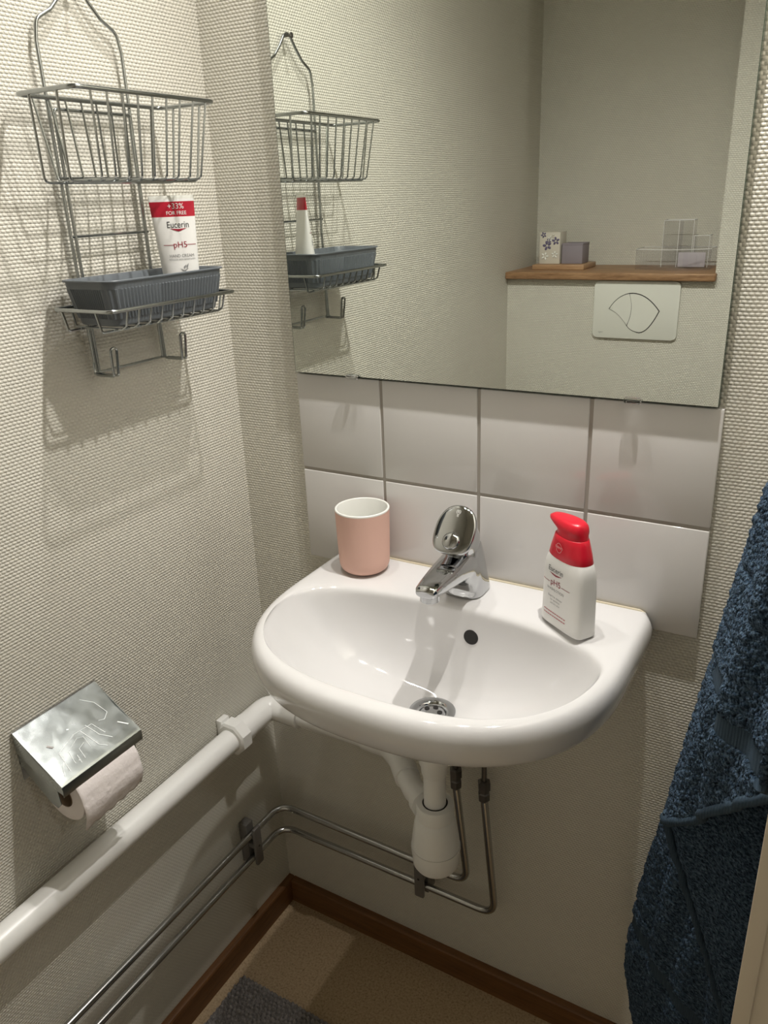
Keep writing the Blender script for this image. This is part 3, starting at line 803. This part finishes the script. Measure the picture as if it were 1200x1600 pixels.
lathe(b, [(PR+.0035, -.118), (PR+.0035, -.098)], (PXW, 0, PZ), axis='Y', seg=32)
obj('coupling_nut', b, 'pipe_white', dp, auto=30)
b = bmesh.new()
box(b, (.0005, -.140, PZ-.004), (.012, -.118, PZ+.030), .002)
for v in list(b.verts): pass
obj('pipe_bracket', b, 'pipe_white', dp)
# bottle trap
TXc, TYc = .4335, -.160
tp = thing('bottle_trap', 'white plastic bottle trap hanging below the basin', 'drain trap', (TXc, TYc, .40))
b = bmesh.new(); lathe(b, [(.0160, .540), (.0160, .690)], (TXc, TYc, 0), seg=36); obj('inlet_tube', b, 'pipe_white', tp)
b = bmesh.new(); lathe(b, [(.0175, .606), (.0185, .609), (.0190, .620), (.0215, .626), (.0215, .660), (.019, .665)], (TXc, TYc, 0), seg=36); obj('top_nut', b, 'pipe_white', tp)
b = bmesh.new(); lathe(b, [(.0185, .554), (.0262, .5535), (.0275, .5515), (.0268, .530), (.028, .5285), (.031, .517), (.0340, .494), (.0355, .478)], (TXc, TYc, 0), seg=48, cap0=False); obj('trap_body', b, 'pipe_white', tp)
b = bmesh.new(); lathe(b, [(.0164, .5542), (.0182, .5542), (.0170, .552)], (TXc, TYc, 0), seg=48, cap0=False, cap1=False); obj('seal_ring', b, 'dark', tp)
b = bmesh.new(); lathe(b, [(.0362, .4775), (.0362, .471), (.0350, .459), (.0342, .447), (.031, .4415), (.020, .4390), (.0002, .4385)], (TXc, TYc, 0), seg=48); obj('trap_cup', b, 'pipe_white', tp)
b = bmesh.new(); tube(b, [(TXc-.010, TYc+.010, .529), (.375, -.115, .516), (.325, -.065, .510), (.300, -.042, .509)], .0175, 28, fil=[0, .02, .02, 0]); obj('outlet_arm', b, 'pipe_white', tp)
b = bmesh.new(); tube(b, [(.411, -.1445, .5275), (.400, -.1350, .5250)], .0222, 32); obj('outlet_nut', b, 'pipe_white', tp)
b = bmesh.new(); tube(b, [(.350, -.091, .513), (.318, -.055, .510), (.285, PYB-.002, .509), (.235, PYB, .508)], PR-.0002, 28, fil=.03, fn=10); obj('wall_elbow', b, 'pipe_white', tp)

# ------------------------------------------------------------------ water supply pipes
WPR = .0062
wp1 = [(.0215, -1.18, .2665), (.0215, PYB+.006, .2665), (.3, -.0245, .2715), (.4225, -.0245, .2705), (.4105, -.036, .515)]
b = bmesh.new(); tube(b, [(.026, -1.18, .275), (.026, -.026, .275), (.4235, -.026, .272), (.4075, -.036, .480)], WPR, 16, fil=[0, .035, .028, 0], fn=10)
w1 = thing('water_pipe', 'chromed water pipe, upper of the pair in the corner, rising just behind the trap', 'pipe', (.026, -.026, .27), 'water supply pipes')
obj('pipe_run', b, 'steel_pipe', w1)
def valve(par, x, y, z0, zt):
    b = bmesh.new(); lathe(b, [(.0082, z0), (.0098, z0+.003), (.0098, z0+.014), (.0078, z0+.016), (.0078, z0+.021), (.0105, z0+.022), (.0105, z0+.036), (.006, z0+.038)], (x, y, 0), seg=6); obj('compression_fitting', b, 'steel_old', par, smooth=False)
    b = bmesh.new(); tube(b, [(x, y, z0+.03), (x, y, zt)], .0042, 10); obj('riser', b, 'steel_old', par)
valve(w1, .4075, -.036, .476, .66)
b = bmesh.new(); tube(b, [(.026, -1.18, .222), (.026, -.026, .222), (.4745, -.026, .2235), (.4565, -.036, .475)], WPR, 16, fil=[0, .035, .030, 0], fn=10)
w2 = thing('water_pipe', 'chromed water pipe, lower of the pair in the corner, rising right of the trap', 'pipe', (.026, -.026, .22), 'water supply pipes')
obj('pipe_run', b, 'steel_pipe', w2)
valve(w2, .4565, -.036, .470, .68)
def clip(label, fn, dd=0):
    c = thing('pipe_clip', label, 'pipe clip', fn(0, 0, .25), 'double pipe clips')
    b = bmesh.new(); pts = []
    def bx(a, bb, bev=.002):
        vs = box(b, a, bb, bev)
    bx((-.010, .0005, .203), (.010, .019+dd, .294)); 
    for v in b.verts: v.co = Vector(fn(v.co.x, v.co.y, v.co.z))
    obj('clip_base', b, 'clip_grey', c)
    b = bmesh.new(); box(b, (-.0095, .0300+dd, .206), (.0095, .0375+dd, .290), .003); box(b, (-.008, .016, .2435), (.008, .031+dd, .2535), .001)
    for v in b.verts: v.co = Vector(fn(v.co.x, v.co.y, v.co.z))
    obj('clip_cover', b, 'clip_grey', c)
    b = bmesh.new(); lathe(b, [(.0022, .0373+dd), (.0022, .0380+dd), (.0005, .0382+dd)], (0, 0, 0), axis='Y', seg=12)
    for v in b.verts: v.co = Vector(fn(v.co.x, v.co.y, v.co.z+.2485))
    obj('screw', b, 'dark', c)
clip('grey double clip holding both water pipes on the left wall near the corner', lambda a, d, z: (d, -.110+a, z))
clip('dark double clip holding both water pipes on the basin wall under the trap', lambda a, d, z: (.334+a, YW-d, z-.004), .008)

# ------------------------------------------------------------------ niche: oak shelf, flush plate, things on the shelf
b = bmesh.new(); box(b, (.0005, -1.4045, 1.1450), (.5415, -1.160, 1.1635), .003, 3)
# the end beyond the niche opening is notched round the wall
o = obj('oak_shelf', b, 'oak'); tag(o, 'oiled oak shelf board in the niche over the cistern, seen in the mirror', 'shelf')
for v in o.data.vertices:
    if v.co.x > .53 and v.co.y < FY: v.co.x = .5365
fp = thing('flush_plate', 'cream dual flush plate on the boxed-in cistern wall, seen in the mirror', 'flush plate', (.3535, FY, 1.068))
def prism(bm, pts, y0, y1, bev=0):
    a = [bm.verts.new((x, y0, z)) for x, z in pts]; c = [bm.verts.new((x, y1, z)) for x, z in pts]
    n = len(pts); top = bm.faces.new(c)
    bm.faces.new(a[::-1])
    for i in range(n): bm.faces.new((a[i], a[(i+1) % n], c[(i+1) % n], c[i]))
    if bev: bmesh.ops.bevel(bm, geom=list(top.edges), offset=bev, segments=3, affect='EDGES', profile=.5)
def rr2(x0, x1, z0, z1, r, n=8):
    out = []
    for cx, cz, a0 in ((x1-r, z1-r, 0), (x0+r, z1-r, PI/2), (x0+r, z0+r, PI), (x1-r, z0+r, 1.5*PI)):
        for k in range(n+1): a = a0+PI/2*k/n; out.append((cx+r*math.cos(a), cz+r*math.sin(a)))
    return out
b = bmesh.new(); prism(b, rr2(.246, .461, .9975, 1.1425, .011), FY, FY+.009, .0025); obj('plate', b, 'flush', fp, auto=50)
def qb(p0, p1, p2, n=10): return [((1-u)**2*p0[0]+2*u*(1-u)*p1[0]+u*u*p2[0], (1-u)**2*p0[1]+2*u*(1-u)*p1[1]+u*u*p2[1]) for u in [k/n for k in range(n)]]
Lp, Tp, Rp, Bp = (.287, 1.072), (.338, 1.1125), (.4145, 1.070), (.334, 1.028)
Tp2 = (.337, 1.1125); Bp2 = (.3355, 1.0305)
small = qb(Lp, (.306, 1.106), Tp2) + qb(Tp2, (.353, 1.072), Bp2) + qb(Bp2, (.312, 1.065), Lp)
large = qb(Tp2, (.378, 1.118), Rp) + qb(Rp, (.385, 1.002), (.357, 1.0165)) + qb((.357, 1.0165), (.345, 1.0195), Bp2) + qb(Bp2, (.353, 1.072), Tp2)
for nm, pp, lb in (('flush_button', small, 'small half-flush button'), ('flush_button', large, 'large full-flush button')):
    cx = sum(p[0] for p in pp)/len(pp); cz = sum(p[1] for p in pp)/len(pp)
    b = bmesh.new(); prism(b, [(cx+(x-cx)*.975, cz+(z-cz)*.975) for x, z in pp], FY+.0085, FY+.0112, .0008); o = obj(nm, b, 'flush', fp, auto=40); o['label'] = lb
b = bmesh.new(); prism(b, [(.3515+(x-.3515)*1.018, 1.065+(z-1.065)*1.022) for x, z in qb(Lp, (.306, 1.106), Tp2)+qb(Tp2, (.378, 1.118), Rp)+qb(Rp, (.385, 1.002), (.357, 1.0165))+qb((.357, 1.0165), (.345, 1.0195), Bp2)+qb(Bp2, (.312, 1.065), Lp)], FY+.0085, FY+.0094)
o = obj('button_gap', b, 'dark', fp, smooth=False)
b = bmesh.new(); mapped(b, text_mesh('viega', .0062), lambda u, v_: Vector((.268-u, FY+.0093, 1.0125+v_)))
lg = [(.2545, 1.0125), (.2585, 1.0165), (.2545, 1.0170), (.2525, 1.0145)]
# printed so that it reads from the room side
for f in []: pass
obj('maker_mark', b, 'grey_print', fp, smooth=False)

# small wooden tray with two boxes
SHZ = 1.1637
wt = tag(obj('wooden_coaster', (lambda bm: (box(bm, (.050, -1.350, SHZ), (.195, -1.235, SHZ+.013), .0015), bm)[1])(bmesh.new()), 'pine'), 'pale oak block under the flowered box on the niche shelf, seen in the mirror', 'wooden tray')
fb = thing('flower_box', 'white box with raised purple and white flowers on the oak block, in the mirror', 'box', (.09, -1.29, SHZ+.0132))
b = bmesh.new(); box(b, (.060, -1.318, SHZ+.0133), (.118, -1.262, SHZ+.0133+.083), .001); obj('box_body', b, 'cream_card', fb)
def flower(cx, cz, r, mat, y):
    b = bmesh.new()
    for k in range(5):
        a = 2*PI*k/5+cx*99; bmesh.ops.create_uvsphere(b, u_segments=10, v_segments=6, radius=1, matrix=Matrix.Translation((cx+r*.6*math.cos(a), y, cz+r*.6*math.sin(a))) @ Matrix.Rotation(-a, 4, 'Y') @ Matrix.Diagonal((r*.42, .0018, r*.26, 1)))
    obj('flower', b, mat, fb)
for cx, cz, r, mt in ((.082, .048, .013, 'purple'), (.106, .060, .011, 'purple'), (.071, .076, .008, 'purple'), (.086, .060, .007, 'purple'), (.098, .072, .006, 'cream_card'), (.076, .020, .011, 'cup_white'), (.104, .024, .010, 'cup_white'), (.090, .066, .008, 'cup_white')):
    flower(cx, SHZ+.0133+cz, r, mt, -1.2615)
lb = bmesh.new(); box(lb, (.123, -1.325, SHZ+.0133), (.181, -1.265, SHZ+.0133+.052), .002); box(lb, (.1225, -1.3255, SHZ+.0133+.048), (.1815, -1.2645, SHZ+.0133+.0535), .001)
tag(obj('lilac_box', lb, 'lilac'), 'small plain lilac box beside the flowered box on the oak block, in the mirror', 'box')
# acrylic organiser
ac = thing('acrylic_organiser', 'clear acrylic organiser with low bowed dish and upright compartments on the niche shelf', 'organiser', (.42, -1.29, SHZ))
def wallstrip(bm, pts, z0, z1, th=.0016):
    n = len(pts)
    for (xa, ya), (xb, yb) in zip(pts, pts[1:]):
        d = Vector((xb-xa, yb-ya)); 
        if d.length < 1e-6: continue
        nn = Vector((-d.y, d.x)).normalized()*th/2
        q = [(xa+nn.x, ya+nn.y), (xb+nn.x, yb+nn.y), (xb-nn.x, yb-nn.y), (xa-nn.x, ya-nn.y)]
        a = [bm.verts.new((x, y, z0)) for x, y in q]; c = [bm.verts.new((x, y, z1)) for x, y in q]
        bm.faces.new(a[::-1]); bm.faces.new(c)
        for i in range(4): bm.faces.new((a[i], a[(i+1) % 4], c[(i+1) % 4], c[i]))
arc = [(.325+.185*k/12, -1.262+.030*math.sin(PI*k/12)) for k in range(13)]
b = bmesh.new(); wallstrip(b, arc, SHZ+.001, SHZ+.050); obj('bowed_front', b, 'clear_acryl', ac, smooth=False)
b = bmesh.new(); wallstrip(b, [(.325, -1.261), (.325, -1.345), (.510, -1.345), (.510, -1.261)], SHZ+.001, SHZ+.050); obj('side_panel', b, 'clear_acryl', ac, smooth=False)
b = bmesh.new(); f1 = [bm_ for bm_ in [(x, y) for x, y in arc] + [(.510, -1.345), (.325, -1.345)]]
va = [b.verts.new((x, y, SHZ)) for x, y in f1]; vb = [b.verts.new((x, y, SHZ+.002)) for x, y in f1]
b.faces.new(va[::-1]); b.faces.new(vb)
for i in range(len(f1)): b.faces.new((va[i], va[(i+1) % len(f1)], vb[(i+1) % len(f1)], vb[i]))
obj('base_plate', b, 'clear_acryl', ac, smooth=False)
b = bmesh.new(); wallstrip(b, [(.382, -1.343), (.382, -1.300), (.418, -1.300), (.418, -1.343), (.422, -1.343), (.422, -1.300), (.456, -1.300), (.456, -1.343), (.382, -1.3435)], SHZ+.003, SHZ+.118, .0014)
obj('tall_compartment', b, 'clear_acryl', ac, smooth=False)
b = bmesh.new(); wallstrip(b, [(.460, -1.343), (.460, -1.300), (.497, -1.300), (.497, -1.343)], SHZ+.003, SHZ+.080, .0014)
obj('short_compartment', b, 'clear_acryl', ac, smooth=False)
for nm, path, z_ in (('dish_rim', [(.325, -1.345), (.325, -1.262)]+arc+[(.510, -1.345), (.325, -1.345)], SHZ+.0505), ('compartment_rim', [(.382, -1.343), (.382, -1.300), (.418, -1.300), (.456, -1.300), (.456, -1.343), (.382, -1.343)], SHZ+.1185), ('compartment_rim', [(.460, -1.343), (.460, -1.300), (.497, -1.300), (.497, -1.343)], SHZ+.0805)):
    b = bmesh.new(); tube(b, [(x, y, z_) for x, y in path], .0009, 6)
    if nm == 'compartment_rim':
        for x in {path[1][0], path[-2][0], .420 if z_ > SHZ+.1 else .497}: tube(b, [(x, -1.300, SHZ+.003), (x, -1.300, z_)], .0008, 6)
    obj(nm, b, 'clear_edge', ac)
cd = bmesh.new(); box(cd, (.425, -1.297, SHZ+.004), (.492, -1.294, SHZ+.040), .0005)
tag(obj('lilac_card', cd, 'pale_card'), 'pale lilac card lying inside the clear acrylic organiser, in the mirror', 'card')

# ------------------------------------------------------------------ bath mat
b = bmesh.new()
MX0, MX1, MY0, MY1 = .037, .52, -.70, -.196
NX, NY = 330, 340
rowsm = []
px, py = .0092, .0082
for j in range(NY+1):
    y = MY1+(MY0-MY1)*j/NY; row = []
    for i in range(NX+1):
        x = MX0+(MX1-MX0)*i/NX
        c = Vector((x/px + .3*noise.noise(Vector((x*90, y*90, 0))), y/py + .3*noise.noise(Vector((x*90, y*90, 7))), 0))
        r_ = math.floor(c.y); fx_ = (c.x + .5*(r_ % 2)) % 1 - .5; fy_ = c.y % 1 - .5
        hgt = max(0, 1-(fx_*fx_+fy_*fy_)*3.4)**.5*.0120 * (.75+.5*noise.random() if False else .85+.3*noise.noise(Vector((math.floor(c.x)*3.1, r_*2.7, 1))))
        e = min(i, NX-i, j, NY-j); edge = min(1, e/3)
        row.append((x, y, .0022 + (.0035+hgt)*edge))
    rowsm.append(row)
vr = loft(b, rowsm, closed=False)
bot = [vr[0], vr[-1]]
mt = obj('bath_mat', b, 'mat', auto=180); tag(mt, 'dark grey looped bath mat lying on the beige floor', 'bath mat')
sd = mt.modifiers.new('t', 'SOLIDIFY'); sd.thickness = .002; sd.offset = -1

# ------------------------------------------------------------------ towel
tw = thing('bath_towel', 'dark blue terry bath towel hanging folded on the right wall beside the basin', 'towel', (.83, -.20, 1.28))
def lerp_tab(T, z):
    if z >= T[0][0]: return T[0][1]
    for (z0, a0), (z1, a1) in zip(T, T[1:]):
        if z >= z1: return a0+(a1-a0)*(z0-z)/(z0-z1)
    return T[-1][1]
TN = Vector((-.90, -.43, 0))
def cloth(left, yfar, ynear, zt, zb, nu, nv, fold, seed, band=None, fuzz=1.0):
    """sheet hanging from the hook and slanting away from the right wall; u = 0 is its far free edge"""
    rows_ = []
    for j in range(nv+1):
        row = []
        for i in range(nu+1):
            u = i/nu; z = zt+(zb(u)-zt)*j/nv; open_ = min(1, (1.30-z)/.22)
            xl = left(z); x = xl+(XR-xl)*u
            yl = -.2+((yfar(z) if callable(yfar) else yfar)+.2)*open_; yn = -.2+(ynear+.2)*open_
            y = yl+(yn-yl)*u
            edge = max(0, 1-u*7)**2
            h = fold*(math.sin(u*11+z*4+seed)+.6*math.sin(u*23-z*7+seed*2))*min(1, u*4)*(.4+.6*open_) + .010*noise.noise(Vector((u*2.2, seed, z*5)))*min(1, u*4)
            d = .0015*noise.noise(Vector((x*230, y*230+seed, z*230))) + .0012*noise.noise(Vector((x*420, y*420+seed*3, z*420)))
            if band and band(u, z): d = -.0016/fuzz
            p = Vector((x, y, z)) + TN*(h + d*fuzz) + Vector((-d*.7, 0, 0)) + Vector((.0, .014, 0))*edge
            row.append(tuple(p))
        rows_.append(row)
    return rows_
def add_cloth(name, rows_, band=None):
    b = bmesh.new(); nv = len(rows_)-1; nu = len(rows_[0])-1
    loft(b, rows_, closed=False)
    if band:
        for k, f in enumerate(b.faces):
            c = f.calc_center_median(); u = (k % nu)/nu
            if band(u, c.z): f.material_index = 1
    o = obj(name, b, ['towel', 'towel_band'], tw, auto=180)
    s_ = o.modifiers.new('t', 'SOLIDIFY'); s_.thickness = .006; s_.offset = -1
    return o
XR = .858
LA = [(1.30, .846), (1.15, .818), (1.058, .799), (.924, .779), (.784, .761), (.654, .744), (.53, .724), (.445, .713), (.38, .7085), (.321, .709), (.239, .724), (.15, .745)]
bandA = lambda u, z: 0 < z+.095*u-.405 < .026 or .045 < z+.095*u-.405 < .050 or -.040 < z+.095*u-.405 < -.035
add_cloth('towel_back_layer', cloth(lambda z: lerp_tab(LA, z), -.11, -.19, 1.29, lambda u: .17, 80, 480, .006, 2.0, bandA), bandA)
LB = [(1.30, .845), (1.16, .817), (1.087, .804), (.966, .786), (.838, .769), (.72, .7535), (.683, .7500), (.60, .75)]
zB = lambda u: .684+.268*u
bandB = lambda u, z: abs(z-.905-.02*u) < .0135 or abs(z-.850-.012*u) < .0028 or abs(z-.955-.02*u) < .0025 or abs(z-1.02) < .004
RB = cloth(lambda z: lerp_tab(LB, z), lambda z: -.2, -.42, 1.29, zB, 110, 380, .0085, 5.0, bandB)
add_cloth('towel_front_flap', RB, bandB)
LCt = [(1.0, .785), (.80, .765), (.695, .7525), (.66, .763), (.58, .792), (.50, .820), (.44, .841), (.30, .85)]
RCc = cloth(lambda z: lerp_tab(LCt, z)+.001, -.214, -.245, .92, lambda u: .36, 60, 260, .0008, 9.0, fuzz=.8)
add_cloth('towel_inner_layer', RCc)
def hem_along(pts, r=.0050):
    b = bmesh.new(); tube(b, [Vector(p)+TN*.0045 for p in pts], r, 10); obj('hem', b, 'towel_band', tw)
hem_along([RB[-1][i] for i in range(0, 111, 3)])
hem_along([RCc[j][0] for j in range(100, 250, 3)], .0046)
b = bmesh.new(); tube(b, [(RX-.0005, -.20, 1.30), (.842, -.20, 1.295), (.838, -.20, 1.305), (.837, -.20, 1.318)], .004, 12, fil=.004); lathe(b, [(.012, 0), (.012, .003), (.009, .004)], (RX-.0045, -.20, 1.30), axis='X', seg=20)
tag(obj('wall_hook', b, 'chrome'), 'small chrome hook on the right wall carrying the blue towel', 'hook')

# ------------------------------------------------------------------ lamp over the mirror
la = thing('mirror_lamp', 'white bar lamp with three downward spot heads above the mirror', 'lamp', (.4325, YW, 2.10))
b = bmesh.new(); box(b, (.12, -.022, 2.085), (.745, YW-.0005, 2.135), .004); obj('bar', b, 'white_plastic', la)
for p in LAMP_POS:
    b = bmesh.new(); tube(b, [(p[0], -.022, 2.11), (p[0], p[1], 2.115), (p[0], p[1], 2.10)], .006, 12, fil=.015)
    obj('arm', b, 'white_plastic', la)
    b = bmesh.new(); lathe(b, [(.012, 2.112), (.024, 2.108), (.030, 2.075), (.0285, 2.075), (.022, 2.104), (.010, 2.106)], (p[0], p[1], 0), seg=32, cap1=False, cap0=True)
    obj('spot_head', b, 'white_plastic', la)
